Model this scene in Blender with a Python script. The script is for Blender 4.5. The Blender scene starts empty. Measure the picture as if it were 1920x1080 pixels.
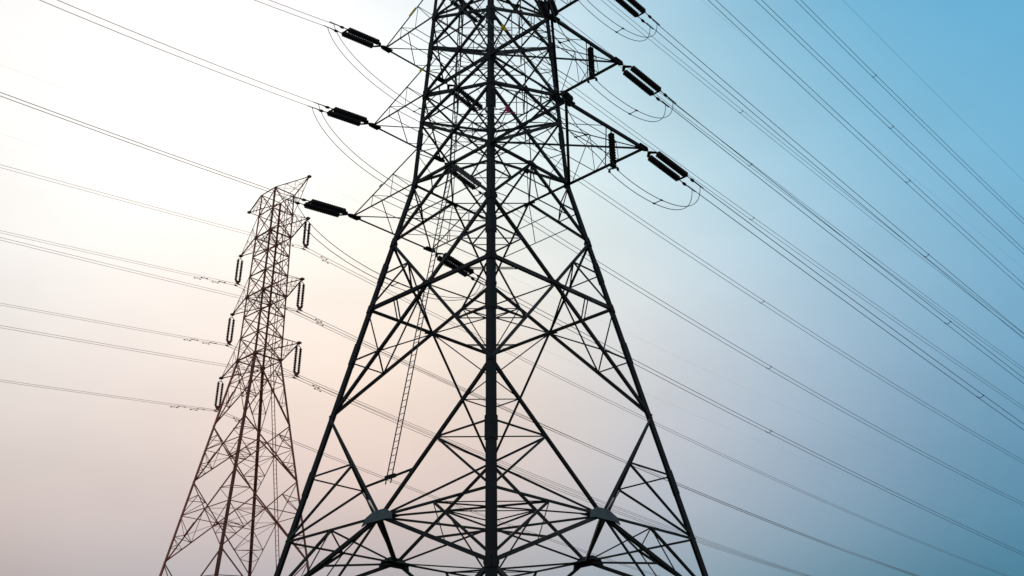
import bpy, math, random
from mathutils import Vector, Matrix
random.seed(7)
scene = bpy.context.scene
COL = scene.collection
V = Vector

# ------------------------------------------------------------------ camera
PITCH, ROLL, FPX = 0.54046, -0.012652, 2051.6
cam_data = bpy.data.cameras.new("camera")
cam_data.sensor_fit = 'HORIZONTAL'
cam_data.sensor_width = 36.0
cam_data.lens = FPX / 1920 * 36.0
cam_data.shift_y = -(540 - 325.76) / 1920
cam_data.clip_start = 0.05
cam_data.clip_end = 20000
cam = bpy.data.objects.new("camera", cam_data)
COL.objects.link(cam)
_right, _fwd, _up = V((1, 0, 0)), V((0, math.cos(PITCH), math.sin(PITCH))), V((0, -math.sin(PITCH), math.cos(PITCH)))
_c, _s = math.cos(ROLL), math.sin(ROLL)
_X, _Y = _c * _right + _s * _up, -_s * _right + _c * _up
cam.matrix_world = Matrix(((_X.x, _Y.x, -_fwd.x, 0), (_X.y, _Y.y, -_fwd.y, 0), (_X.z, _Y.z, -_fwd.z, 1.6), (0, 0, 0, 1)))
scene.camera = cam

# ------------------------------------------------------------------ sky and sun
SUN_AZ, SUN_EL = math.radians(-13), math.radians(38)      # azimuth from +Y towards +X
SKY = [
  ((-0.3843,0.8542,0.3501),26,(0.0316,0.1757,0.1809)),
  ((0.0165,0.9438,0.3300),28,(0.0051,-0.2778,-0.5727)),
  ((0.1085,0.9591,0.2615),28,(0.4371,0.3771,0.6693)),
  ((0.4005,0.8850,0.2375),22,(-0.2737,-0.2200,0.0689)),
  ((0.0930,0.7933,0.6017),24,(-0.0707,0.0271,0.0354)),
  ((-0.1460,0.9644,0.2204),28,(1.6880,0.7998,0.6334)),
  ((-0.2121,0.9724,0.0972),24,(-1.0375,-0.2645,0.0359)),
  ((0.0118,0.9969,0.0772),30,(-0.1844,-0.0944,-0.0751)),
  ((0.2077,0.9718,0.1120),24,(-0.1337,-0.0970,-0.1683)),
  ((0.3536,0.8690,0.3461),20,(0.2037,0.0376,-0.1898)),
  ((-0.4527,0.6795,0.5773),12,(0.3853,0.4712,0.4234)),
  ((-0.2406,0.8116,0.5323),14,(0.5898,0.2768,0.2103)),
  ((-0.0304,0.9077,0.4185),20,(0.9215,1.0399,1.1070)),
  ((0.1638,0.8277,0.5367),16,(-0.1989,-0.1901,-0.2201)),
  ((0.3581,0.7323,0.5793),14,(-0.1298,-0.0582,0.1207)),
  ((0.4658,0.8062,0.3648),10,(0.1924,0.4968,0.6042)),
  ((-0.3692,0.9136,0.1703),20,(0.5041,-0.0032,-0.2228)),
  ((-0.1021,0.9460,0.3078),22,(-1.4996,-1.1026,-1.1522)),
  ((0.0809,0.9844,0.1563),18,(-0.0831,0.0469,0.0883)),
  ((0.3478,0.9292,0.1246),12,(-0.0292,-0.1976,-0.4452)),
  ((-0.2810,0.9119,0.2991),22,(-0.1815,-0.0431,0.0485)),
  ((0.0, -0.832, 0.555), 2.0, (0.42, 0.40, 0.37)),      # added unseen fill lobe behind the camera, front-lights the towers
]
SKY_BASE = (0.10, 0.17, 0.26)
world = bpy.data.worlds.new("World")
scene.world = world
world.use_nodes = True
nt = world.node_tree
nt.nodes.clear()
def N(tree, kind, **kw):
    n = tree.nodes.new(kind)
    for k, v in kw.items():
        setattr(n, k, v)
    return n
tc = N(nt, 'ShaderNodeTexCoord')
nrm = N(nt, 'ShaderNodeVectorMath', operation='NORMALIZE')
nt.links.new(tc.outputs['Generated'], nrm.inputs[0])
acc = None
for d, k, c in SKY:                                   # hazy sun glow: broad lobes of scattered light round fixed sky directions
    dot = N(nt, 'ShaderNodeVectorMath', operation='DOT_PRODUCT')
    nt.links.new(nrm.outputs[0], dot.inputs[0]); dot.inputs[1].default_value = d
    ma = N(nt, 'ShaderNodeMath', operation='MULTIPLY_ADD')
    nt.links.new(dot.outputs['Value'], ma.inputs[0]); ma.inputs[1].default_value = k; ma.inputs[2].default_value = -k
    ex = N(nt, 'ShaderNodeMath', operation='EXPONENT'); nt.links.new(ma.outputs[0], ex.inputs[0])
    sc_ = N(nt, 'ShaderNodeVectorMath', operation='SCALE'); sc_.inputs[0].default_value = c
    nt.links.new(ex.outputs[0], sc_.inputs['Scale'])
    ad = N(nt, 'ShaderNodeVectorMath', operation='ADD')
    if acc is None:
        ad.inputs[1].default_value = SKY_BASE
    else:
        nt.links.new(acc.outputs[0], ad.inputs[1])
    nt.links.new(sc_.outputs[0], ad.inputs[0])
    acc = ad
# thin uneven haze veils in the sky
noi = N(nt, 'ShaderNodeTexNoise'); noi.inputs['Scale'].default_value = 4.0; noi.inputs['Detail'].default_value = 6.0
mp = N(nt, 'ShaderNodeMapping'); mp.inputs['Scale'].default_value = (1.0, 1.0, 2.6)
nt.links.new(nrm.outputs[0], mp.inputs['Vector']); nt.links.new(mp.outputs[0], noi.inputs['Vector'])
rng = N(nt, 'ShaderNodeMapRange'); rng.inputs['From Min'].default_value = 0.3; rng.inputs['From Max'].default_value = 0.7
rng.inputs['To Min'].default_value = 0.96; rng.inputs['To Max'].default_value = 1.06
nt.links.new(noi.outputs['Fac'], rng.inputs['Value'])
veil = N(nt, 'ShaderNodeVectorMath', operation='SCALE')
nt.links.new(acc.outputs[0], veil.inputs[0]); nt.links.new(rng.outputs[0], veil.inputs['Scale'])
mx0 = N(nt, 'ShaderNodeVectorMath', operation='MAXIMUM'); nt.links.new(veil.outputs[0], mx0.inputs[0]); mx0.inputs[1].default_value = (0.03, 0.05, 0.07)
bg = N(nt, 'ShaderNodeBackground'); bg.inputs['Strength'].default_value = 1.0
nt.links.new(mx0.outputs[0], bg.inputs['Color'])
sky = N(nt, 'ShaderNodeTexSky', sky_type='NISHITA')
sky.sun_disc = False
sky.sun_elevation = SUN_EL
sky.sun_rotation = SUN_AZ
sky.dust_density = 4.0
bg2 = N(nt, 'ShaderNodeBackground'); bg2.inputs['Strength'].default_value = 0.05
nt.links.new(sky.outputs[0], bg2.inputs['Color'])
mixs = N(nt, 'ShaderNodeMixShader'); mixs.inputs['Fac'].default_value = 0.04
nt.links.new(bg.outputs[0], mixs.inputs[1]); nt.links.new(bg2.outputs[0], mixs.inputs[2])
out = N(nt, 'ShaderNodeOutputWorld'); nt.links.new(mixs.outputs[0], out.inputs['Surface'])

sun_d = bpy.data.lights.new("sun", 'SUN')
sun_d.energy = 1.2
sun_d.angle = math.radians(10)
sun_d.color = (1.0, 0.9, 0.78)
sun = bpy.data.objects.new("sun", sun_d)
COL.objects.link(sun)
sdir = V((math.sin(SUN_AZ) * math.cos(SUN_EL), math.cos(SUN_AZ) * math.cos(SUN_EL), math.sin(SUN_EL)))
sun.rotation_euler = sdir.to_track_quat('Z', 'Y').to_euler()
sun.location = sdir * 300
scene.view_settings.view_transform = 'Standard'
scene.view_settings.look = 'None'
scene.view_settings.exposure = 0.0
scene.view_settings.gamma = 1.0
scene.view_settings.use_curve_mapping = False

# ------------------------------------------------------------------ materials
def mat(name, c1, c2, rough=0.6, metal=0.0, scale=1.5, spec=0.2, vary=None):
    m = bpy.data.materials.new(name); m.use_nodes = True
    t = m.node_tree; b = t.nodes['Principled BSDF']
    b.inputs['Roughness'].default_value = rough; b.inputs['Metallic'].default_value = metal
    b.inputs['Specular IOR Level'].default_value = spec
    tcn = N(t, 'ShaderNodeTexCoord'); no = N(t, 'ShaderNodeTexNoise')
    no.inputs['Scale'].default_value = scale; no.inputs['Detail'].default_value = 5.0
    t.links.new(tcn.outputs['Object'], no.inputs['Vector'])
    cr = N(t, 'ShaderNodeValToRGB')
    cr.color_ramp.elements[0].position = 0.35; cr.color_ramp.elements[0].color = (*c1, 1)
    cr.color_ramp.elements[1].position = 0.65; cr.color_ramp.elements[1].color = (*c2, 1)
    t.links.new(no.outputs['Fac'], cr.inputs['Fac']); t.links.new(cr.outputs['Color'], b.inputs['Base Color'])
    if vary:                                           # random tone per object, standing in for members lit unevenly
        oi = N(t, 'ShaderNodeObjectInfo'); mr = N(t, 'ShaderNodeMapRange')
        mr.inputs['To Min'].default_value, mr.inputs['To Max'].default_value = vary
        t.links.new(oi.outputs['Random'], mr.inputs['Value'])
        sc = N(t, 'ShaderNodeVectorMath', operation='SCALE')
        t.links.new(cr.outputs['Color'], sc.inputs[0]); t.links.new(mr.outputs['Result'], sc.inputs['Scale'])
        t.links.new(sc.outputs[0], b.inputs['Base Color'])
    return m
STEEL = mat("weathered_steel", (.011, .0095, .008), (.032, .032, .030), .62, 0, 1.3, vary=(.5, 2.6))
STEEL_DARK = mat("dark_leg_steel", (.006, .005, .004), (.012, .011, .0095), .6, 0, 0.9)
LIT_PLATE = mat("galvanised_plate", (.075, .095, .10), (.11, .135, .14), .6, 0, 2.0)  # paler blue-grey paints in the skylight caught by the low gussets
GLARE_BROWN = mat("rust_brown_steel", (.38, .115, .078), (.52, .18, .125), .7, 0, 1.2, vary=(.6, 1.3))  # warm tint of sky glare painted into the far tower's steel
GLARE_BROWN_DARK = mat("dark_brown_steel", (.17, .058, .040), (.26, .095, .066), .7, 0, 1.2)  # darker far-tower steel, same glare tint painted into its colour
PORC = mat("dark_brown_porcelain", (.010, .007, .006), (.020, .013, .011), .55, 0, 3.0, .25)
CABLE = mat("weathered_aluminium_cable", (.10, .12, .13), (.16, .18, .19), .6, 0, 2.0)
CABLE_GLOW = mat("brown_weathered_cable", (.30, .15, .11), (.40, .21, .16), .6, 0, 2.0)  # brown glow of the bright sky painted into the cable colour
YELLOW = mat("yellow_paint", (.80, .55, .01), (.88, .64, .02), .5)
RED = mat("red_paint", (.72, .03, .12), (.80, .05, .16), .5)
WHITE = mat("pale_plate_paint", (.45, .47, .47), (.6, .62, .62), .5)
GRASS = mat("field_grass", (.020, .032, .010), (.05, .062, .022), .95, 0, .35, .1)
LADDER = mat("galvanised_ladder", (.07, .065, .06), (.11, .10, .09), .6)

# ------------------------------------------------------------------ mesh helpers
class MB:
    def __init__(s): s.v = []; s.f = []
    def add(s, vs, fs):
        o = len(s.v); s.v += [tuple(v) for v in vs]; s.f += [tuple(i + o for i in f) for f in fs]
    def prism(s, prof, p, q, u, w):            # prof: 2D outline in (u, w), swept from p to q
        n = len(prof)
        a = [p + u * x + w * y for x, y in prof]; b = [q + u * x + w * y for x, y in prof]
        fs = [(i, (i + 1) % n, n + (i + 1) % n, n + i) for i in range(n)]
        fs += [tuple(range(n - 1, -1, -1)), tuple(range(n, 2 * n))]
        s.add(a + b, fs)
    def angle(s, p, q, w, nrm=None, t=None):   # rolled steel angle, one flange in the face, one standing off it
        d = q - p
        if d.length < 1e-4: return
        d.normalize(); t = t or max(.012, w * .13)
        nrm = nrm or V((0, 0, 1))
        u = nrm.cross(d)
        if u.length < 1e-3: u = V((1, .3, .2)).cross(d)
        u.normalize()
        if u.z < -.02 or (abs(u.z) <= .02 and u.y < 0): u = -u
        k = d.cross(u)
        if k.dot(nrm) > 0: k = -k
        h = w / 2; b = w * .75
        s.prism([(-h, 0), (h, 0), (h, t), (-h + t, t), (-h + t, b), (-h, b)], p, q, u, k)
    def bar(s, p, q, w, h, up=V((0, 0, 1))):
        d = (q - p).normalized(); u = up.cross(d)
        if u.length < 1e-3: u = V((1, 0, 0)).cross(d)
        u.normalize(); k = d.cross(u)
        s.prism([(-w / 2, -h / 2), (w / 2, -h / 2), (w / 2, h / 2), (-w / 2, h / 2)], p, q, u, k)
    def tube(s, pts, r, n=6):
        L = len(pts); rings = []
        for i, p in enumerate(pts):
            d = (pts[min(i + 1, L - 1)] - pts[max(i - 1, 0)]).normalized()
            u = d.cross(V((0, 0, 1)))
            if u.length < 1e-3: u = d.cross(V((1, 0, 0)))
            u.normalize(); k = u.cross(d)
            rr = r[i] if isinstance(r, (list, tuple)) else r
            rings.append([p + (u * math.cos(2 * math.pi * j / n) + k * math.sin(2 * math.pi * j / n)) * rr for j in range(n)])
        vs = [v for ring in rings for v in ring]
        fs = [(i * n + j, i * n + (j + 1) % n, (i + 1) * n + (j + 1) % n, (i + 1) * n + j) for i in range(L - 1) for j in range(n)]
        fs += [tuple(range(n - 1, -1, -1)), tuple(range((L - 1) * n, L * n))]
        s.add(vs, fs)
    def plate(s, c, u, w, outline, t):         # flat polygon (in u, w) of thickness t centred on c
        k = u.cross(w).normalized()
        s.prism([(x, y) for x, y in outline], c - k * t / 2, c + k * t / 2, u, w)
    def build(s, name, material, parent=None, org=V((0, 0, 0)), smooth=False):
        me = bpy.data.meshes.new(name)
        me.from_pydata([(v[0] - org[0], v[1] - org[1], v[2] - org[2]) for v in s.v], [], s.f)
        me.validate(); me.materials.append(material)
        if smooth: me.polygons.foreach_set('use_smooth', [True] * len(me.polygons))
        o = bpy.data.objects.new(name, me); COL.objects.link(o)
        if parent is not None: o.parent = parent
        return o
def tag(o, label, cat, group=None):
    o['label'] = label; o['category'] = cat
    if group: o['group'] = group
    return o
def empty(name, loc, label, cat, group=None):
    o = bpy.data.objects.new(name, None); o.location = loc; COL.objects.link(o)
    o.empty_display_size = .5
    return tag(o, label, cat, group)
def copy_tree(o, parent=None):
    c = o.copy(); COL.objects.link(c); c.parent = parent
    for ch in [x for x in COL.objects if x.parent == o]:
        copy_tree(ch, c)
    return c
def lerp(a, b, t): return a + (b - a) * t

# ------------------------------------------------------------------ ground
g = MB()
g.add([V((-6000, -6000, 0)), V((6000, -6000, 0)), V((6000, 6000, 0)), V((-6000, 6000, 0))], [(0, 1, 2, 3)])
go = g.build('ground', GRASS); go['kind'] = 'structure'

# ------------------------------------------------------------------ near tower
TH, AXX, DY = 0.0225, -1.35, 60.0
zE, zD, zC, zB, zA = 14.836, 21.605, 28.217, 32.672, 36.869
AZ = [zA, 43.751, 50.43, 58.7, 64.6, 71.1]          # heights of the six cross-arm levels
WL = [6, 5.2, 5.1, 5.1, 4.6, 4.9]; WR = [6, 5.2, 5.1, 5.5, 5.5, 5.4]
aE, aA, aA2 = 10.915, 4.988, 4.070
zTOP = 79.5
def half(z):
    if z <= zA: return aE + (aA - aE) * (z - zE) / (zA - zE)
    if z <= 71.1: return max(1.4, aA + (aA2 - aA) * (z - zA) / (50.43 - zA))
    return lerp(half(71.1), 1.5, (z - 71.1) / (zTOP - 71.1))
def W1(x, y, z):
    c, s = math.cos(TH), math.sin(TH)
    return V((AXX + x * c - y * s, DY + x * s + y * c, z))
DIRS = [(0, -1), (1, 0), (0, 1), (-1, 0)]            # near, right, far, left leg
def leg1(k, z):
    a = half(z); d = DIRS[k % 4]; return W1(d[0] * a, d[1] * a, z)
BASE1 = W1(0, 0, 0)

tower = empty('transmission_tower', BASE1,
              'large dark steel lattice pylon filling the middle, with wide cross-arms and tension insulators', 'pylon', 'lattice transmission pylons')
def P1(mb, name, m=STEEL, parent=tower): return mb.build(name, m, parent, BASE1)
def fnorm(k):                                        # outward horizontal normal of face k (between leg k and k+1)
    d = V((DIRS[k % 4][0] + DIRS[(k + 1) % 4][0], DIRS[k % 4][1] + DIRS[(k + 1) % 4][1], 0))
    c, s = math.cos(TH), math.sin(TH)
    return V((d.x * c - d.y * s, d.x * s + d.y * c, 0)).normalized()
def mid1(k, z): return lerp(leg1(k, z), leg1(k + 1, z), .5)
zF = -0.1
for k in range(4):
    mb = MB()
    fa, fb = fnorm(k), fnorm(k - 1)
    for z0, z1, w in ((zF, zC, .37), (zC, zA, .35), (zA, 50.43, .31), (50.43, 71.1, .26), (71.1, zTOP, .2)):
        p, q = leg1(k, z0), leg1(k, z1)
        d = (q - p).normalized()
        u = (leg1(k + 1, z0) - p); u = (u - d * u.dot(d)).normalized()
        w_ = (leg1(k - 1, z0) - p); w_ = (w_ - d * w_.dot(d)).normalized()
        t = w * .12
        mb.prism([(0, 0), (w, 0), (w, t), (t, t), (t, w), (0, w)], p, q, u, w_)
    lg = P1(mb, 'leg', STEEL_DARK)
    for zs_ in (17.9, 25.4, 30.6, 40.3, 47.5):
        sp = MB(); p, q = leg1(k, zs_ - .65), leg1(k, zs_ + .65); d = (q - p).normalized()
        u = (leg1(k + 1, zs_) - p); u = (u - d * u.dot(d)).normalized()
        w_ = (leg1(k - 1, zs_) - p); w_ = (w_ - d * w_.dot(d)).normalized()
        e = .025
        off = (u + w_) * -e
        sp.prism([(0, 0), (.44, 0), (.44, .03), (.03, .03), (.03, .44), (0, .44)], p + off, q + off, u, w_)
        P1(sp, 'splice_plate', STEEL_DARK, lg)
    ft = MB(); b = leg1(k, 0)
    ft.prism([(-.7, -.7), (.7, -.7), (.7, .7), (-.7, .7)], b - V((0, 0, .2)), b + V((0, 0, .45)), V((1, 0, 0)), V((0, 1, 0)))
    P1(ft, 'footing', WHITE)

# lower body: alternating V and inverted-V panels on each face
def brace1(p, q, w, n, name='diagonal_brace', m=STEEL):
    mb = MB(); mb.angle(p, q, w, n); return P1(mb, name, m)
PAN = [  # (z mid node, z leg node, brace width)
    (zE, 11.4, .20), (zE, zD, .175), (zC, zD, .19), (zC, zB, .20), (zA, zB, .18)]
zG = 11.4                                             # level where the lowest braces meet the legs
for k in range(4):
    n = fnorm(k)
    for zm, zl, w in PAN:
        M = mid1(k, zm)
        for kk in (k, k + 1):
            brace1(M, leg1(kk, zl), w, n)
    # horizontals at the levels with a mid node
    for zz, w in ((zE, .115), (zC, .22), (zA, .18)):
        for kk in (k, k + 1):
            brace1(mid1(k, zz), leg1(kk, zz), w, n, 'horizontal_brace')
    # lowest panel below the K nodes, down to the footings
    for kk in (k, k + 1):
        brace1(leg1(kk, zG), mid1(k, 5.6), .20, n)
        brace1(mid1(k, 5.6), leg1(kk, .6), .22, n)
        brace1(mid1(k, 5.6), leg1(kk, 5.6), .15, n, 'horizontal_brace')
    # redundant members of each triangle (leg, leg, mid node)
    for zm, zl, w in PAN:
        M = mid1(k, zm)
        for kk in (k, k + 1):
            mb = MB()
            Hd = lerp(M, leg1(kk, zl), .5)
            Q = lerp(M, leg1(kk, zE), .5)
            if zm == zE and zl < zE:
                mb.angle(Q, leg1(kk, lerp(zE, zl, .92)), .14, n)
                mb.angle(Q, lerp(M, leg1(kk, zl), .62), .055, n)
            else:
                mb.angle(Hd, leg1(kk, lerp(zm, zl, .5)), .085, n)
                mb.angle(Hd, leg1(kk, zm), .12 if zm == zE else .09, n)
            P1(mb, 'secondary_bracing')
# hip bracing inside each corner
for k in range(4):
    for zm, zl, w in PAN:
        mb = MB()
        Ma, Mb = mid1(k, zm), mid1(k - 1, zm)
        Ha, Hb = lerp(Ma, leg1(k, zl), .5), lerp(Mb, leg1(k, zl), .5)
        if zl != zG: mb.angle(Ha, Hb, .085)
        if zl == zG:
            if k != 2: mb.angle(Ma, Hb, .15); mb.angle(Mb, Ha, .15)
            else: mb.angle(Ha, Hb, .085)
        elif zm in (zC, zE):
            wh = .15 if zm == zE else .10
            mb.angle(Ma, Hb, wh); mb.angle(Mb, Ha, wh)
        if zm == zC:
            mb.angle(lerp(Ma, leg1(k, zm), .5), lerp(Mb, leg1(k, zm), .5), .08)
        P1(mb, 'hip_bracing')
# plan bracing (horizontal diamonds)
for zz, w in ((zE, .19), (zC, .07), (zA, .10), (AZ[1], .09), (AZ[2], .09), (AZ[3], .08), (AZ[4], .08), (AZ[5], .08)):
    mb = MB()
    for k in range(4):
        if zz == zC: 
            mb.angle(lerp(mid1(k, zz), leg1(k, zz), .55), lerp(mid1(k - 1, zz), leg1(k, zz), .55), w)
            P1(mb, 'plan_bracing'); mb = MB(); continue
        if zz == zE:
            Qa, Qb = lerp(mid1(k, zz), leg1(k, zz), .5), lerp(mid1(k - 1, zz), leg1(k, zz), .5)
            mb.angle(Qa, mid1(k - 1, zz), .14); mb.angle(Qb, mid1(k, zz), .10); mb.angle(Qa, Qb, .07)
            if k in (0, 2): mb.angle(mid1(k, zz), mid1(k + 1, zz), .22)
            continue
        mb.angle(mid1(k, zz), mid1(k + 1, zz), w)
        mb.angle(lerp(mid1(k, zz), leg1(k, zz), .5), lerp(mid1(k - 1, zz), leg1(k, zz), .5), w * .7)
    if mb.v: P1(mb, 'plan_bracing')
# gusset plates
HEX = [(-1.15, -.36), (-.72, -.26), (.72, -.26), (1.15, -.36), (1.0, .02), (.45, .30), (-.45, .30), (-1.0, .02)]
for k in range(4):
    n = fnorm(k)
    u = (leg1(k + 1, zE) - leg1(k, zE)).normalized()
    for zz, sc, m in ((zE, 1.0, LIT_PLATE), (zC, .5, STEEL_DARK), (zA, .42, STEEL_DARK)):
        mb = MB()
        d = (mid1(k, zz + 1) - mid1(k, zz - 1)).normalized()
        mb.plate(mid1(k, zz) + n * (.10 if zz == zE else .06), u, d, [(x * sc, y * sc) for x, y in HEX], .04)
        if zz == zE:
            mb.plate(mid1(k, zz) - n * .25 + V((0, 0, -.05)), u, n, [(-1.0, -.3), (1.0, -.3), (1.0, .3), (-1.0, .3)], .04)
        P1(mb, 'gusset_plate', m)
    for zz in (zG, zC, zB, zA, AZ[1], AZ[2], AZ[3]):
        for kk, sgn in ((k, 1), (k + 1, -1)):
            mb = MB()
            s_ = .26 if zz < zB else .32
            d = (leg1(kk, zz + 1) - leg1(kk, zz - 1)).normalized()
            mb.plate(leg1(kk, zz) + n * .03 + u * sgn * .24, u * sgn, d, [(-.24, -s_), (.1, -s_ * .9), (s_ * .8, -s_ * .25), (s_ * .8, s_ * .25), (.1, s_ * .9), (-.24, s_)], .03)
            P1(mb, 'gusset_plate', STEEL_DARK)

# upper body: crossed panels between the arm levels
lev = AZ + [zTOP]
for i in range(len(lev) - 1):
    z0, z1 = lev[i], lev[i + 1]
    zi = lerp(z0, z1, .68 if i == 0 else .6)
    w = [.19, .18, .17, .13, .11, .1][i]
    for k in range(4):
        n = fnorm(k)
        mb = MB()
        for za, zb in ((z0, zi), (zi, z1)):
            mb.angle(leg1(k, za), leg1(k + 1, zb), w, n); mb.angle(leg1(k + 1, za) - n * .1, leg1(k, zb) - n * .1, w, n)
            zc_ = lerp(za, zb, .5)
            C_ = lerp(mid1(k, za), mid1(k, zb), .5)
            for kk in (k, k + 1):
                mb.angle(lerp(leg1(kk, za), C_, .5), leg1(kk, zc_), .055, n)
                mb.angle(lerp(leg1(kk, zb), C_, .5), leg1(kk, zc_), .05, n)
            mb.angle(mid1(k, za), C_, .05, n)
            e_ = (leg1(k + 1, za) - leg1(k, za)).normalized(); dz_ = (mid1(k, zb) - mid1(k, za)).normalized()
            mb.plate(lerp(leg1(k, za), leg1(k + 1, zb), half(za) / (half(za) + half(zb))) + n * .03, e_, dz_, [(-.26, 0), (0, -.24), (.26, 0), (0, .24)], .03)
        P1(mb, 'crossed_bracing')
        if i > 0:
            brace1(leg1(k, z0), leg1(k + 1, z0), .13, n, 'horizontal_brace')
        brace1(leg1(k, zi), leg1(k + 1, zi), .085, n, 'horizontal_brace')
    mb = MB()
    for k in range(4):
        mb.angle(mid1(k, zi), mid1(k + 1, zi), .06)
    mb.angle(leg1(0, zi), leg1(2, zi), .055); mb.angle(leg1(1, zi), leg1(3, zi), .055)
    P1(mb, 'plan_bracing')
# redundants of the small panel A-B and the inner diaphragm seen below the lowest arm
mb = MB()
for k in range(4):
    for f in (.33, .66):
        a_, b_ = lerp(mid1(k, zA), leg1(k, zB), f), lerp(mid1(k, zA), leg1(k + 1, zB), f)
        mb.angle(a_, b_, .06, fnorm(k))
    mb.angle(mid1(k, zA), lerp(mid1(k, zB), mid1(k, zA), .35), .055, fnorm(k))
    mb.angle(leg1(k, zB), mid1(k, zB), .05, fnorm(k)) if k in (2,) else None
P1(mb, 'secondary_bracing')

# cross-arms
def corner1(side, i):
    z = AZ[i]; a = half(z); d = (WL if side[0] == 'L' else WR)[i] / 2 ** .5
    x, y = {'Rfar': (a + d, -d), 'Rnear': (d, -a - d), 'Lnear': (-a - d, d), 'Lfar': (-d, a + d)}[side]
    return W1(x, y, z)
plates = []
for i in range(6):
    z = AZ[i]; zn = lev[i + 1]
    for s in 'RL':
        if s == 'R': ka, kb, Ta, Tb, f = 0, 1, corner1('Rnear', i), corner1('Rfar', i), .62
        else: ka, kb, Ta, Tb, f = 3, 2, corner1('Lnear', i), corner1('Lfar', i), .38
        A_, B_ = leg1(ka, z), leg1(kb, z)
        zt = lerp(z, zn, f); At, Bt = leg1(ka, zt), leg1(kb, zt)
        mb = MB(); up = V((0, 0, 1))
        cw = .25 if s == 'R' else .13
        mb.angle(A_, Ta, cw, up); mb.angle(B_, Tb, cw, up); mb.angle(Ta, Tb, .28 if s == 'R' else .16, up)
        arm = P1(mb, 'cross_arm', STEEL_DARK)
        mb = MB()
        mb.angle(A_, Tb, .18 if s == 'R' else .10, up); mb.angle(B_ + up * .03, Ta + up * .03, .17 if s == 'R' else .10, up)
        for L_, T_, Lt in ((A_, Ta, At), (B_, Tb, Bt)):
            mb.angle(Lt, T_, .09)
            for q in (.36, .68):
                b_, t_ = lerp(L_, T_, q), lerp(Lt, T_, q)
                mb.angle(b_, t_, .05)
                b2 = lerp(L_, T_, q - .32)
                mb.angle(b2, t_, .05)
        for q in (.36, .68):
            mb.angle(lerp(A_, Ta, q), lerp(B_, Tb, q), .06, up)
            mb.angle(lerp(At, Ta, q), lerp(Bt, Tb, q), .05)
        mb.angle(lerp(A_, Ta, .5), lerp(Ta, Tb, .5), .06, up); mb.angle(lerp(B_, Tb, .5), lerp(Ta, Tb, .5), .06, up)
        P1(mb, 'bracing', STEEL, arm)
        for T_, O in ((Ta, Tb), (Tb, Ta)):
            mb = MB(); e = (T_ - O).normalized(); nn = V((e.y, -e.x, 0))
            mb.plate(T_ + e * .05, e, nn, [(-.6, -.22), (.1, -.2), (.32, -.08), (.32, .08), (.1, .2), (-.6, .22)], .10)
            P1(mb, 'tip_plate', STEEL_DARK, arm)
        if s == 'L' and i < 3:
            q = [.55, .10, .46][i]; m_ = [WHITE, YELLOW, YELLOW][i]; ln = [.28, .3, .8][i]
            mb = MB(); c_ = lerp(At, Ta, q); d_ = (Ta - At).normalized()
            mb.bar(c_ - d_ * ln / 2 + V((0, -.08, 0)), c_ + d_ * ln / 2 + V((0, -.08, 0)), .04, .2)
            P1(mb, 'warning_plate', m_, arm)
for (x, z, c) in ((.95, 39.95, RED), (.75, 46.6, YELLOW)):
    mb = MB(); p = lerp(leg1(0, z), leg1(1, z), x / (half(z))) + fnorm(0) * .12
    mb.bar(p - V((0, 0, .2)), p + V((0, 0, .2)), .34, .03, fnorm(0))
    mb.bar(p - V((.5, 0, .26)), p + V((.5, 0, -.26)), .05, .05)
    P1(mb, 'warning_plate', c)
# ground wire peaks at the top
for s in 'RL':
    z = 79.4; a = half(z - .2); d = (5.3 if s == 'R' else 4.2) / 2 ** .5
    ca = W1(d + a / 2, -d - a / 2, z) if s == 'R' else W1(-d - a / 2, d + a / 2, z)
    mb = MB()
    for k in ((0, 1) if s == 'R' else (3, 2)):
        mb.angle(leg1(k, zTOP - .1), ca, .09); mb.angle(leg1(k, 75.5), ca, .09)
        mb.angle(lerp(leg1(k, zTOP - .1), ca, .5), lerp(leg1(k, 75.5), ca, .5), .05)
    P1(mb, 'earth_wire_peak')
# access ladder hung on the front left face
def facemid(z): return lerp(leg1(3, z), leg1(0, z), .5) - fnorm(3) * .12
lad = MB()
zl0, zl1 = 16.85, 60.0
uL = (leg1(0, 20) - leg1(3, 20)).normalized()
rail_k = [zl0 - .35, zA, 50.43, zl1]
for sgn in (-1, 1):
    pts = [facemid(z) + uL * .2 * sgn for z in rail_k]
    for a_, b_ in zip(pts[:-1], pts[1:]): lad.bar(a_, b_, .04, .05, uL)
z = zl0
while z < zl1:
    c_ = facemid(z); lad.bar(c_ - uL * .2, c_ + uL * .2, .025, .025); z += .38
ladder = P1(lad, 'ladder', LADDER)
mb = MB(); pL = lerp(mid1(3, zE), leg1(3, zD), .27); pN = lerp(mid1(3, zE), leg1(0, zD), .30)
mb.angle(pL, pN, .10, fnorm(3))
c_ = facemid(zl0); mb.bar(c_ - uL * .3, c_ + uL * .45, .14, .18)
P1(mb, 'ladder_bracket', STEEL_DARK, ladder)

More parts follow.
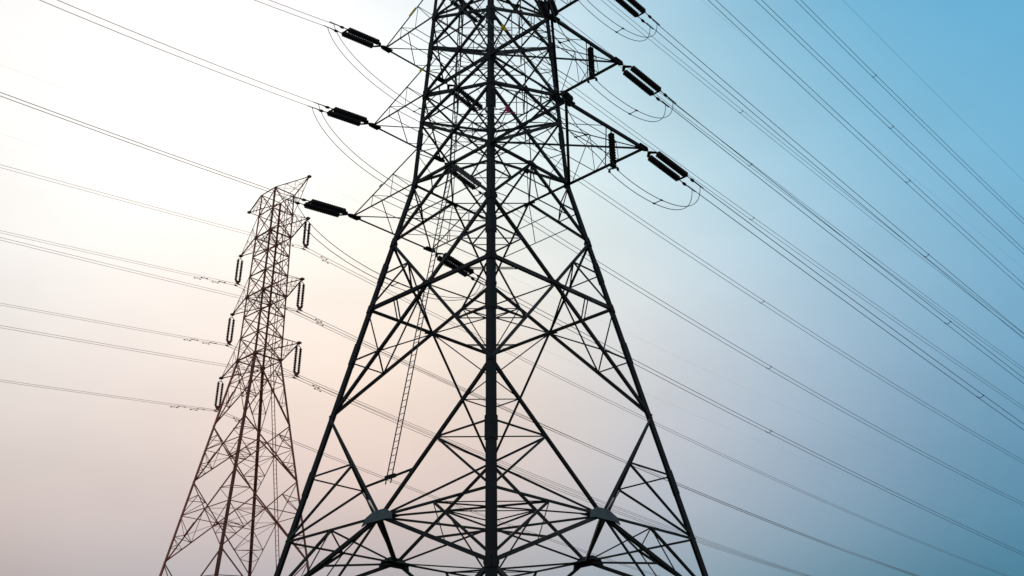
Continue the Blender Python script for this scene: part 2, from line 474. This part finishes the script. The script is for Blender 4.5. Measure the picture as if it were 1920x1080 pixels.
# ------------------------------------------------------------------ far tower
TH2, AX2, DY2 = 0.0224, -23.473, 95.0
Z2 = [56.441, 54.084, 51.618, 49.479, 47.389, 45.266, 43.153, 41.036, 38.866, 32.72, 27.792, 21.067]
b0, b8, b11 = 1.657, 2.070, 6.031
def half2(z):
    if z >= Z2[8]: return b8 + (b0 - b8) * (z - Z2[8]) / (Z2[0] - Z2[8])
    return b8 + (b11 - b8) * (z - Z2[8]) / (Z2[11] - Z2[8])
def W2(x, y, z):
    c, s = math.cos(TH2), math.sin(TH2)
    return V((AX2 + x * c - y * s, DY2 + x * s + y * c, z))
def leg2(k, z):
    a = half2(z); d = DIRS[k % 4]; return W2(d[0] * a, d[1] * a, z)
def mid2(k, z): return lerp(leg2(k, z), leg2(k + 1, z), .5)
BASE2 = W2(0, 0, 0)
tower2 = empty('transmission_tower', BASE2,
               'slender rust brown lattice pylon standing farther off, with hanging insulators on short arms', 'pylon', 'lattice transmission pylons')
def P2(mb, name, m=GLARE_BROWN, parent=tower2): return mb.build(name, m, parent, BASE2)
for k in range(4):
    mb = MB()
    for z0, z1, w in ((-.1, 21.067, .24), (21.067, Z2[8], .21), (Z2[8], Z2[0], .15)):
        p, q = leg2(k, z0), leg2(k, z1); d = (q - p).normalized()
        u = (leg2(k + 1, z0) - p); u = (u - d * u.dot(d)).normalized()
        w_ = (leg2(k - 1, z0) - p); w_ = (w_ - d * w_.dot(d)).normalized()
        t = w * .14
        mb.prism([(0, 0), (w, 0), (w, t), (t, t), (t, w), (0, w)], p, q, u, w_)
    P2(mb, 'leg', GLARE_BROWN_DARK if k in (0, 2) else GLARE_BROWN)
for k in range(4):
    n = fnorm(k)
    for i in range(8):                               # cage
        mb = MB()
        mb.angle(leg2(k, Z2[i]), leg2(k + 1, Z2[i + 1]), .085, n); mb.angle(leg2(k + 1, Z2[i]) - n * .06, leg2(k, Z2[i + 1]) - n * .06, .085, n)
        zc_ = lerp(Z2[i], Z2[i + 1], .5)
        C_ = lerp(mid2(k, Z2[i]), mid2(k, Z2[i + 1]), .5)
        mb.angle(lerp(leg2(k, Z2[i]), C_, .5), leg2(k, zc_), .04, n); mb.angle(lerp(leg2(k + 1, Z2[i]), C_, .5), leg2(k + 1, zc_), .04, n)
        P2(mb, 'crossed_bracing')
    for i in range(9):
        mb = MB(); mb.angle(leg2(k, Z2[i]), leg2(k + 1, Z2[i]), .12 if i in (2, 5, 8) else .09, n)
        P2(mb, 'horizontal_brace', GLARE_BROWN_DARK)
    body = [Z2[8], Z2[9], Z2[10], Z2[11], 11.5, .3]
    for i in range(5):
        za, zb = body[i], body[i + 1]
        w = .10
        X_ = []
        for p, q in ((leg2(k, za), leg2(k + 1, zb)), (leg2(k + 1, za) - n * .08, leg2(k, zb) - n * .08)):
            mb = MB(); mb.angle(p, q, w, n); P2(mb, 'diagonal_brace')
        ra, rb = half2(za), half2(zb); fc = ra / (ra + rb)
        C_ = lerp(leg2(k, za), leg2(k + 1, zb), fc)
        mb = MB()
        for kk in (k, k + 1):
            up_, lo_ = lerp(leg2(kk, za), C_, .5), lerp(leg2(kk, zb), C_, .5)
            lo3 = lerp(leg2(kk, zb), C_, .33); lo6 = lerp(leg2(kk, zb), C_, .66)
            zx = lerp(za, zb, fc)
            mb.angle(up_, leg2(kk, lerp(za, zx, .55)), .055, n); mb.angle(C_, leg2(kk, zx), .065, n)
            mb.angle(lo_, leg2(kk, lerp(zx, zb, .45)), .055, n); mb.angle(lo_, leg2(kk, zx), .055, n)
            mb.angle(up_, leg2(kk, zx), .05, n)
            if i > 0:
                mb.angle(lo3, leg2(kk, lerp(zx, zb, .7)), .045, n); mb.angle(lo3, leg2(kk, lerp(zx, zb, .45)), .045, n)
        mb.angle(lerp(leg2(k, zb), C_, .5), lerp(leg2(k, zb), C_, .5) * .5 + C_ * .5, .05, n)
        P2(mb, 'secondary_bracing')
    for i in range(5):                               # hips across the corners
        za, zb = body[i], body[i + 1]; fc = half2(za) / (half2(za) + half2(zb))
        Ca = lerp(leg2(k, za), leg2(k + 1, zb), fc); Cb = lerp(leg2(k, za), leg2(k - 1, zb), fc)
        la, lb = lerp(leg2(k, zb), Ca, .5), lerp(leg2(k, zb), Cb, .5)
        mb = MB(); mb.angle(la, lb, .05); mb.angle(lerp(leg2(k, za), Ca, .5), lerp(leg2(k, za), Cb, .5), .05)
        mb.angle(Ca, Cb, .05); mb.angle(Ca, lb, .045); mb.angle(Cb, la, .045)
        P2(mb, 'hip_bracing')
    for zz in (Z2[2], Z2[5], Z2[8]):
        mb = MB()
        d = V((0, 0, 1)); p = leg2(k, zz)
        for nn, kk in ((fnorm(k), k + 1), (fnorm(k - 1), k - 1)):
            u = (leg2(kk, zz) - p).normalized()
            mb.plate(p + nn * .02 + u * .13, u, d, [(-.13, -.22), (.18, -.12), (.18, .12), (-.13, .22)], .02)
        P2(mb, 'gusset_plate', GLARE_BROWN_DARK)
mb = MB()
for zz in (Z2[2], Z2[5], Z2[8]):
    for k in range(4): mb.angle(mid2(k, zz), mid2(k + 1, zz), .06)
    mb.angle(leg2(0, zz), leg2(2, zz), .06); mb.angle(leg2(1, zz), leg2(3, zz), .06)
P2(mb, 'plan_bracing')
TIP2 = {}
W2T = {('R', 0): 3.98, ('R', 2): 4.37, ('R', 5): 4.27, ('R', 8): 4.64, ('L', 0): 3.83, ('L', 2): 4.3, ('L', 5): 4.33, ('L', 8): 4.74}
for (s, i), w in W2T.items():
    z = Z2[i]; a = half2(z); d = a / 2 + w / 2 ** .5
    T_ = W2(d, -d, z) if s == 'R' else W2(-d, d, z)
    TIP2[s, i] = T_
    ka, kb = (0, 1) if s == 'R' else (3, 2)
    zt = Z2[i - 1] if i else z - 2.3
    mb = MB()
    mb.angle(leg2(ka, z), T_, .13, V((0, 0, 1))); mb.angle(leg2(kb, z), T_, .13, V((0, 0, 1)))
    arm = P2(mb, 'cross_arm' if i else 'earth_wire_peak', GLARE_BROWN_DARK)
    mb = MB()
    for k in (ka, kb):
        mb.angle(leg2(k, zt), T_, .06)
        for q in (.3, .6):
            mb.angle(lerp(leg2(k, z), T_, q), lerp(leg2(k, zt), T_, q), .04); mb.angle(lerp(leg2(k, z), T_, q - .28), lerp(leg2(k, zt), T_, q), .04)
    for q in (.3, .6):
        mb.angle(lerp(leg2(ka, z), T_, q), lerp(leg2(kb, z), T_, q), .045, V((0, 0, 1)))
        mb.angle(lerp(leg2(ka, z), T_, q - .3), lerp(leg2(kb, z), T_, q), .04, V((0, 0, 1)))
    P2(mb, 'bracing', GLARE_BROWN, arm)
    mb = MB(); mb.plate(T_, V((.7, .7, 0)), V((-.7, .7, 0)), [(-.16, -.16), (.16, -.16), (.16, .16), (-.16, .16)], .16)
    P2(mb, 'tip_plate', GLARE_BROWN_DARK, arm)
lad = MB()
def fm2(z): return mid2(1, z) - fnorm(1) * .05
uL2 = (leg2(2, 20) - leg2(1, 20)).normalized()
for sgn in (-1, 1):
    pts = [fm2(z) + uL2 * .22 * sgn for z in (3, Z2[8], Z2[0])]
    lad.bar(pts[0], pts[1], .05, .05, uL2); lad.bar(pts[1], pts[2], .05, .05, uL2)
z = 3
while z < Z2[0]:
    lad.bar(fm2(z) - uL2 * .22, fm2(z) + uL2 * .22, .022, .022); z += .4
P2(lad, 'ladder')

# ------------------------------------------------------------------ insulators
def disc_string(mb, p, q, n, R, r0=.05, seg=14):     # a chain of n bells between p and q
    d = (q - p); L = d.length; d.normalize()
    u = d.cross(V((0, 0, 1)))
    if u.length < 1e-3: u = V((1, 0, 0))
    u.normalize(); k = d.cross(u)
    pitch = L / n; prof = [(0, r0 * .7)]
    for j in range(n):
        b = j * pitch
        prof += [(b + .10 * pitch, r0), (b + .34 * pitch, r0 * 1.1), (b + .44 * pitch, R * .62), (b + .66 * pitch, R), (b + .76 * pitch, R), (b + .72 * pitch, R * .55), (b + .86 * pitch, r0)]
    prof += [(L, r0 * .7)]
    vs = []
    for x, r in prof:
        for j in range(seg):
            a = 2 * math.pi * j / seg; vs.append(p + d * x + (u * math.cos(a) + k * math.sin(a)) * r)
    fs = [(i * seg + j, i * seg + (j + 1) % seg, (i + 1) * seg + (j + 1) % seg, (i + 1) * seg + j) for i in range(len(prof) - 1) for j in range(seg)]
    fs += [tuple(range(seg - 1, -1, -1)), tuple(range((len(prof) - 1) * seg, len(prof) * seg))]
    mb.add(vs, fs)
SEP = .62
GT = 'tension insulators at the cross-arm tips'
def make_tension():                                  # along +X from the arm tip
    r = empty('tension_insulator', (0, 0, 0), '', 'insulator', GT)
    h = SEP / 2
    mb = MB(); mb.tube([V((.1, 0, 0)), V((.52, 0, 0))], .035, 6)
    mb.plate(V((.68, 0, 0)), V((1, 0, 0)), V((0, 1, 0)), [(-.22, -.07), (-.22, .07), (.10, h + .08), (.20, h + .06), (.20, h - .06), (.02, .0), (.20, -h + .06), (.20, -h - .06), (.10, -h - .08)], .04)
    mb.build('yoke_plate', STEEL_DARK, r)
    for s in (-1, 1):
        mb = MB(); disc_string(mb, V((.92, h * s, 0)), V((3.78, h * s, 0)), 16, .215)
        mb.tube([V((.8, h * s, 0)), V((.95, h * s, 0))], .04); mb.tube([V((3.75, h * s, 0)), V((3.9, h * s, 0))], .04)
        mb.build('insulator_string', PORC, r)
    mb = MB(); mb.bar(V((3.88, -h - .08, 0)), V((3.88, h + .08, 0)), .05, .13)
    mb.build('yoke_plate', STEEL_DARK, r)
    for s in (-1, 1):
        mb = MB()
        mb.tube([V((3.88, h * s, 0)), V((4.25, h * s, 0)), V((4.34, h * s, -.02)), V((4.52, h * s, -.03)), V((4.62, h * s, -.02)), V((4.8, h * s, 0)), V((5.6, h * s, -.0))],
                [.03, .03, .085, .10, .05, .035, .03], 8)
        mb.build('clamp', STEEL_DARK, r)
    return r
ten0 = make_tension()
TLEN = 4.8
AZR, AZL = math.radians(46), math.radians(230)
first = [True]
def place_tension(tip, az, slope, label):
    o = ten0 if first[0] else copy_tree(ten0)
    first[0] = False
    o.location = tip; o.rotation_euler = (0, math.atan(-slope), az); o['label'] = label
    d = V((math.cos(az), math.sin(az), slope)).normalized()
    pr = V((-math.sin(az), math.cos(az), 0))
    return tip + d * TLEN, d, pr
ORD = ['lowest', 'second', 'third', 'fourth', 'fifth', 'sixth']
ENDS = {}
for i in range(3):
    ENDS['Lnear', i] = place_tension(corner1('Lnear', i), AZL, -.19 if i else -.16,
        ['dark twin string pulling left from the lowest left arm, just above the rust brown pylon',
         'dark twin string pulling left from the second left arm up, against white sky',
         'dark twin string pulling left from the topmost visible left arm, near the top edge'][i])
for i in range(4):
    ENDS['Lfar', i] = place_tension(corner1('Lfar', i), AZR, [-.15, -.2, -.2, -.16][i],
        ['dark twin string inside the big pylon, lowest of four, behind a thick brace',
         'dark twin string inside the big pylon, second of four from below, beside the near leg',
         'dark twin string inside the big pylon, third of four from below, among dense bracing',
         'dark twin string inside the big pylon, topmost of four, cut by the top edge'][i])
for i in range(3):
    ENDS['Rfar', i] = place_tension(corner1('Rfar', i), AZR, -.12,
        ['dark twin string sloping right from the lowest right arm tip against pale blue sky',
         'dark twin string sloping right from the second right arm tip, above the lowest one',
         'dark twin string sloping right at the top edge, uppermost on the right'][i])
AZN = []
for i in range(2):
    T_ = corner1('Rnear', i)
    az = math.radians([260, 262][i])
    AZN.append(az)
    ENDS['Rnear', i] = place_tension(T_, az, [-.56, -.50][i],
        ['bundled dark twin string seen end-on beside the right leg, where the lowest right arm begins',
         'bundled dark twin string seen end-on beside the right leg, close to the top edge'][i])

# hanging strings that hold the loops under the right arms
hang0 = empty('hanging_insulator', (0, 0, 0), '', 'insulator', 'hanging strings under the right cross-arms')
mb = MB(); disc_string(mb, V((0, 0, -.25)), V((0, 0, -2.55)), 13, .20, .10); mb.build('insulator_string', PORC, hang0)
mb = MB(); mb.tube([V((0, 0, 0)), V((0, 0, -.27))], .035)
mb.build('hook', STEEL_DARK, hang0)
mb = MB(); mb.bar(V((-.24, .1, -2.66)), V((.24, -.1, -2.66)), .05, .08); mb.tube([V((0, 0, -2.5)), V((0, 0, -2.66))], .04)
mb.tube([V((-.24, .1, -2.66)), V((-.24, .1, -2.85))], [.04, .09]); mb.tube([V((.24, -.1, -2.66)), V((.24, -.1, -2.85))], [.04, .09])
mb.build('clamp', STEEL_DARK, hang0)
HB = []
for i in range(2):
    o = hang0 if i == 0 else copy_tree(hang0)
    o.location = lerp(corner1('Rnear', i), corner1('Rfar', i), .56) - V((0, 0, .1))
    o['label'] = ['single dark string hanging from the lowest right arm, holding the loop clamp', 'single dark string hanging from the second right arm, above the lower hanging one'][i]
    HB.append(o.location + V((0, 0, -2.85)))

# jumper loops
def bez(p0, p1, p2, p3, n=22):
    return [p0 * (1 - t) ** 3 + p1 * 3 * t * (1 - t) ** 2 + p2 * 3 * t * t * (1 - t) + p3 * t ** 3 for t in [j / n for j in range(n + 1)]]
def loop(key_a, key_b, sag, label, via=None, tw=None):
    (ea, da, pa), (eb, db, pb) = ENDS[key_a], ENDS[key_b]
    a0, b0 = ea + da * .45, eb + db * .45
    root = empty('jumper_loop', a0, label, 'cable loop', 'jumper loops under the cross-arms')
    curves = []
    for s in (-1, 1):
        sb = s if pa.dot(pb) > 0 else -s
        pa_, pb_ = a0 + pa * SEP / 2 * s, b0 + pb * SEP / 2 * sb
        if via is None:
            dz = V((0, 0, -sag * 1.33))
            ch = pb_ - pa_
            pts = bez(pa_, pa_ + dz * .95 + ch * .10, pb_ + dz * 1.05 - ch * .06, pb_, 30)
        else:
            vm = via + pb * .25 * sb + pb * 0
            ch = pb_ - vm
            pts = bez(vm, vm + V((0, 0, -1.5)) + ch * .30, pb_ + V((0, 0, -3.0)) - ch * .02, pb_, 22)
            ch = vm - pa_
            pts = bez(pa_, pa_ + V((0, 0, -2.2)) + ch * .2, vm + V((0, 0, .6)) - ch * .35, vm, 22)[:-1] + pts
        curves.append(pts)
        mb = MB(); mb.tube(pts, .022, 6); mb.build('cable', CABLE, root, a0)
    for f in ((.5,) if via is None else (.24, .72)):
        j = int(f * (len(curves[0]) - 1))
        mb = MB(); p, q = curves[0][j], curves[1][j]
        mb.tube([p, q], .025); 
        for e in (p, q): mb.tube([e - V((.07, .05, 0)), e + V((.07, .05, 0))], .05)
        mb.build('spacer', STEEL_DARK, root, a0)
    return root
for i in range(3):
    loop(('Lnear', i), ('Lfar', i), [3.0, 3.2, 3.0][i],
         ['thin twin cable loop sagging under the lowest left arm, beside the rust brown pylon top',
          'thin twin cable loop sagging from the second left string towards the big pylon',
          'thin twin cable loop sagging from the topmost visible left string'][i])
for i in range(2):
    loop(('Rnear', i), ('Rfar', i), 3.0,
         ['twin cable loop curving below the lowest right arm tip', 'twin cable loop curving below the second right arm tip'][i], via=HB[i])
ENDS['Rnear', 2] = (corner1('Rnear', 2) + V((0, -4.5, -2)), V((0, -.9, -.4)).normalized(), V((1, 0, 0)))
loop(('Rnear', 2), ('Rfar', 2), 3.0, 'twin cable loop cut by the top edge, under the uppermost right string',
     via=lerp(corner1('Rnear', 2), corner1('Rfar', 2), .56) + V((0, 0, -2.95)))

# ------------------------------------------------------------------ conductors
def span_pts(E, az, s, c, t0, t1, n):
    d = V((math.cos(az), math.sin(az), 0)); pts = []
    for j in range(n + 1):
        t = t0 + (t1 - t0) * j / n
        pts.append(E + d * t + V((0, 0, s * t + c * t * t)))
    return pts
GC = 'twin conductors strung from the big pylon'
def bundle(name, E, az, s, c, length, label, group, spacers, sep=.55, r=.019, m=CABLE, name2='cable'):
    root = empty(name, E, label, 'power line', group)
    pr = V((-math.sin(az), math.cos(az), 0))
    for sg in (-1, 1):
        mb = MB(); mb.tube(span_pts(E + pr * sep / 2 * sg, az, s, c, 0, length, 60), r, 6); mb.build(name2, m, root, E)
    for t in spacers:
        P_ = span_pts(E, az, s, c, t, t, 1)[0]
        d = V((math.cos(az), math.sin(az), s)).normalized()
        mb = MB()
        dz = V((0, 0, -.07))
        mb.tube([P_ - pr * sep / 2, P_ - pr * sep * .25 + dz * 1.5, P_ + dz * 2, P_ + pr * sep * .25 + dz * 1.5, P_ + pr * sep / 2], .024, 6)
        for sg in (-1, 1):
            e = P_ + pr * sep / 2 * sg; mb.tube([e - d * .11, e + d * .11], .04, 6)
        mb.build('spacer', STEEL_DARK, root, E)
    return root
SP = {'Lfar0': (-0.0923, 0.000276), 'Lfar1': (-0.1231, 0.000536), 'Lfar2': (-0.1234, 0.000446), 'Lfar3': (-0.1016, 0.000207), 'Lfar4': (-0.1036, 0.0002), 'Lfar5': (-0.1045, 0.0002), 'Rfar0': (-0.1128, 0.0002), 'Rfar1': (-0.1133, 0.0002), 'Rfar2': (-0.117, 0.0002), 'Rfar3': (-0.1329, 0.0002), 'Rfar4': (-0.1307, 0.000244), 'Rfar5': (-0.1459, 0.000373), 'Lnear0': (-0.1147, 0.0006), 'Lnear1': (-0.1755, 0.0016), 'Lnear2': (-0.2487, 0.0016)}
LABR = {
 'Lfar0': 'lowest of the big pylon\'s own twin lines on the right, leaving behind the near leg',
 'Lfar1': 'twin line running down right from behind the right leg, second lowest of the pylon\'s own',
 'Lfar2': 'twin line crossing clear sky just below the lowest right arm loop',
 'Lfar3': 'thinner twin line passing close above the lowest right insulator',
 'Lfar4': 'thinner twin line running beside the one from the second right arm tip',
 'Lfar5': 'thinner twin line running just under the one from the uppermost right string',
 'Rfar0': 'twin line leaving the lowest right insulator towards the right edge',
 'Rfar1': 'twin line leaving the second right insulator towards the lower right',
 'Rfar2': 'twin line leaving the uppermost right string at the top edge',
 'Rfar3': 'first bold twin line entering from the top edge right of the uppermost string',
 'Rfar4': 'middle of three bold twin lines entering from the top edge over deep blue sky',
 'Rfar5': 'rightmost bold twin line entering from the top edge, in the deep blue corner'}
for side in ('Lfar', 'Rfar'):
    for i in range(6):
        T_ = corner1(side, i); key = '%s%d' % (side, i); s, c = SP[key]
        d = V((math.cos(AZR), math.sin(AZR), 0))
        E = T_ + d * 4.8 + V((0, 0, -.62))
        if (side, i) in ENDS: E = ENDS[side, i][0]
        tsp = 37.5 if side == 'Lfar' else 39.5
        sep_ = [.5, .5, .48, .46, .44, .46][i] if side == 'Lfar' else [.55, .5, .48, .46, .41, .39][i]
        bundle('conductor_bundle', E, AZR, s, c, 260, LABR[key], GC, (tsp, tsp + 78, tsp + 156), sep=sep_, r=.022 if side == 'Lfar' else .025)
for i in range(3):
    s, c = SP['Lnear%d' % i]
    bundle('conductor_bundle', ENDS['Lnear', i][0], AZL, s, c, min(150, -s / c), ['twin line crossing the left sky from the lowest left insulator to the left edge',
        'twin line rising from the second left insulator to the upper left corner', 'twin line rising from the topmost left insulator to the top edge'][i], GC, (60, 100), sep=[.33, .62, .55][i], r=.017, m=CABLE_GLOW)
for i in range(2):
    E, d, pr = ENDS['Rnear', i]
    bundle('conductor_bundle', E, AZN[i], [-.6, -.56][i], .003, 75, ['twin line dropping towards the viewer from the lower end-on string, along the right leg',
        'twin line dropping towards the viewer from the upper end-on string at the top edge'][i], GC, (), sep=.5)
# earth wires of the near tower
def single(E, az, s, c, L, label, group, r, m):
    mb = MB(); mb.tube(span_pts(E, az, s, c, 0, L, 60), r, 5)
    o = mb.build('earth_wire', m, None, E); o.location = E
    return tag(o, label, 'wire', group)
GE = 'thin earth wires'
for s in 'RL':
    z = 79.4; a = half(z - .2); d = (5.3 if s == 'R' else 4.2) / 2 ** .5
    E = W1(d + a / 2, -d - a / 2, z) if s == 'R' else W1(-d - a / 2, d + a / 2, z)
    single(E, AZR, -.115 if s == 'R' else -.079, .0002, 260,
           'faint single wire crossing the deep blue top right corner' if s == 'R' else 'faint single wire between the bold twin lines on the upper right', GE, .011 if s == 'R' else .006, CABLE)

# far tower: hanging strings, conductors, earth wires
HS = 3.2
st0 = empty('suspension_insulator', (0, 0, 0), '', 'insulator', 'hanging insulators of the far pylon')
az = math.radians(47); px = V((math.cos(az), math.sin(az), 0)); ps = V((-math.sin(az), math.cos(az), 0))
mb = MB(); mb.tube([V((0, 0, 0)), V((0, 0, -.3))], .03)
mb.tube([V((0, 0, -.3)) + px * x + V((0, 0, -.12 * abs(x) / .21 * abs(x) / .21)) for x in (-.225, -.17, -.08, 0, .08, .17, .225)], .035)
mb.build('yoke_plate', GLARE_BROWN_DARK, st0)
for sg in (-1, 1):
    mb = MB(); disc_string(mb, V((0, 0, -.45)) + px * .225 * sg, V((0, 0, -2.75)) + px * .225 * sg, 14, .145, .075, 10)
    mb.tube([V((0, 0, -.38)) + px * .225 * sg, V((0, 0, -.47)) + px * .225 * sg], .03)
    mb.build('insulator_string', PORC, st0)
mb = MB(); mb.plate(V((0, 0, -2.86)), px, V((0, 0, 1)), [(-.33, .12), (.33, .12), (.16, -.16), (-.16, -.16)], .06)
mb.bar(V((0, 0, -3.02)) - ps * .24, V((0, 0, -3.02)) + ps * .24, .07, .07)
mb.build('yoke_plate', GLARE_BROWN_DARK, st0)
for sg in (-1, 1):
    mb = MB(); c_ = V((0, 0, -3.2)) + ps * .225 * sg
    mb.tube([c_ - px * .22 + V((0, 0, .02)), c_, c_ + px * .22 + V((0, 0, .02))], [.04, .075, .04]); mb.tube([c_, c_ + V((0, 0, .2))], .03)
    mb.build('clamp', GLARE_BROWN_DARK, st0)
SP2R = {('R', 2): (-0.1103, .000296), ('R', 5): (-0.1174, .000414), ('R', 8): (-0.1267, .000643), ('L', 8): (-0.1291, .000513), ('L', 2): (-0.112, .0003), ('L', 5): (-0.119, .0004),
        ('R', 0): (-0.0524, .0002), ('L', 0): (-0.0703, .0003)}
SP2L = {('R', 2): (-0.1322, .0002), ('L', 2): (-0.1347, .0002), ('R', 5): (-0.112, .0002), ('L', 5): (-0.1324, .0002), ('R', 8): (-0.1273, .0002), ('L', 8): (-0.1247, .0002),
        ('R', 0): (-.10, .0002), ('L', 0): (-.10, .0002)}
AZL2 = math.radians(228)
HW = {2: 'highest', 5: 'middle', 8: 'lowest'}
GS, GF = 'hanging insulators of the far pylon', 'twin conductors of the far pylon'
n_ = 0
for (s, i), T_ in TIP2.items():
    if i == 0:
        E = T_ + V((0, 0, -.1))
        mb = MB()
        mb.tube(span_pts(E, AZL2, *SP2L[s, i], 70, 0, 24)[:-1] + span_pts(E, AZR, *SP2R[s, i], 0, 260, 50), [.003] * 24 + [.0045] * 51, 5)
        o = mb.build('earth_wire', CABLE_GLOW, None, E); o.location = E
        tag(o, 'faint single wire from the pointed top right peak of the far rust brown pylon' if s == 'R' else 'faint single wire from the left top peak of the far rust brown pylon', 'wire', GE)
        continue
    o = st0 if n_ == 0 else copy_tree(st0); n_ += 1
    o.location = T_
    o['label'] = 'dark twin string hanging from the %s %s arm of the far pylon' % (HW[i], 'right' if s == 'R' else 'left')
    E = T_ - V((0, 0, HS))
    root = empty('conductor_bundle', E, 'brownish twin line hung on the %s %s string of the far pylon' % (HW[i], 'right' if s == 'R' else 'left'), 'power line', GF)
    for sg in (-1, 1):
        prR = V((-math.sin(AZR), math.cos(AZR), 0)) * .225 * sg
        pl = span_pts(E + prR, AZL2, *SP2L[s, i], 110, 0, 36)[:-1] + span_pts(E + prR, AZR, *SP2R[s, i], 0, 260, 60)
        mb = MB(); mb.tube(pl, [.0135] * 36 + [.021] * 61, 5); mb.build('cable', CABLE_GLOW, root, E)
    for a_, sp_, ts in ((AZL2, SP2L[s, i], (2.1, 4.1)), (AZR, SP2R[s, i], (2.3,))):
        for t in ts:
            for sg in (-1, 1):
                prR = V((-math.sin(AZR), math.cos(AZR), 0)) * .225 * sg
                c_ = span_pts(E + prR, a_, *sp_, t + .25 * sg, t, 1)[0]; dd = V((math.cos(a_), math.sin(a_), sp_[0])).normalized()
                mb = MB(); lo = c_ - V((0, 0, .14))
                mb.tube([c_, lo], .02, 5); mb.tube([lo - dd * .3, lo + dd * .3], .015, 5)
                for e in (-1, 1):
                    w_ = lo + dd * .3 * e; mb.tube([w_ - dd * .09, w_ + dd * .09], .045, 6)
                mb.build('vibration_damper', GLARE_BROWN_DARK, root, E)
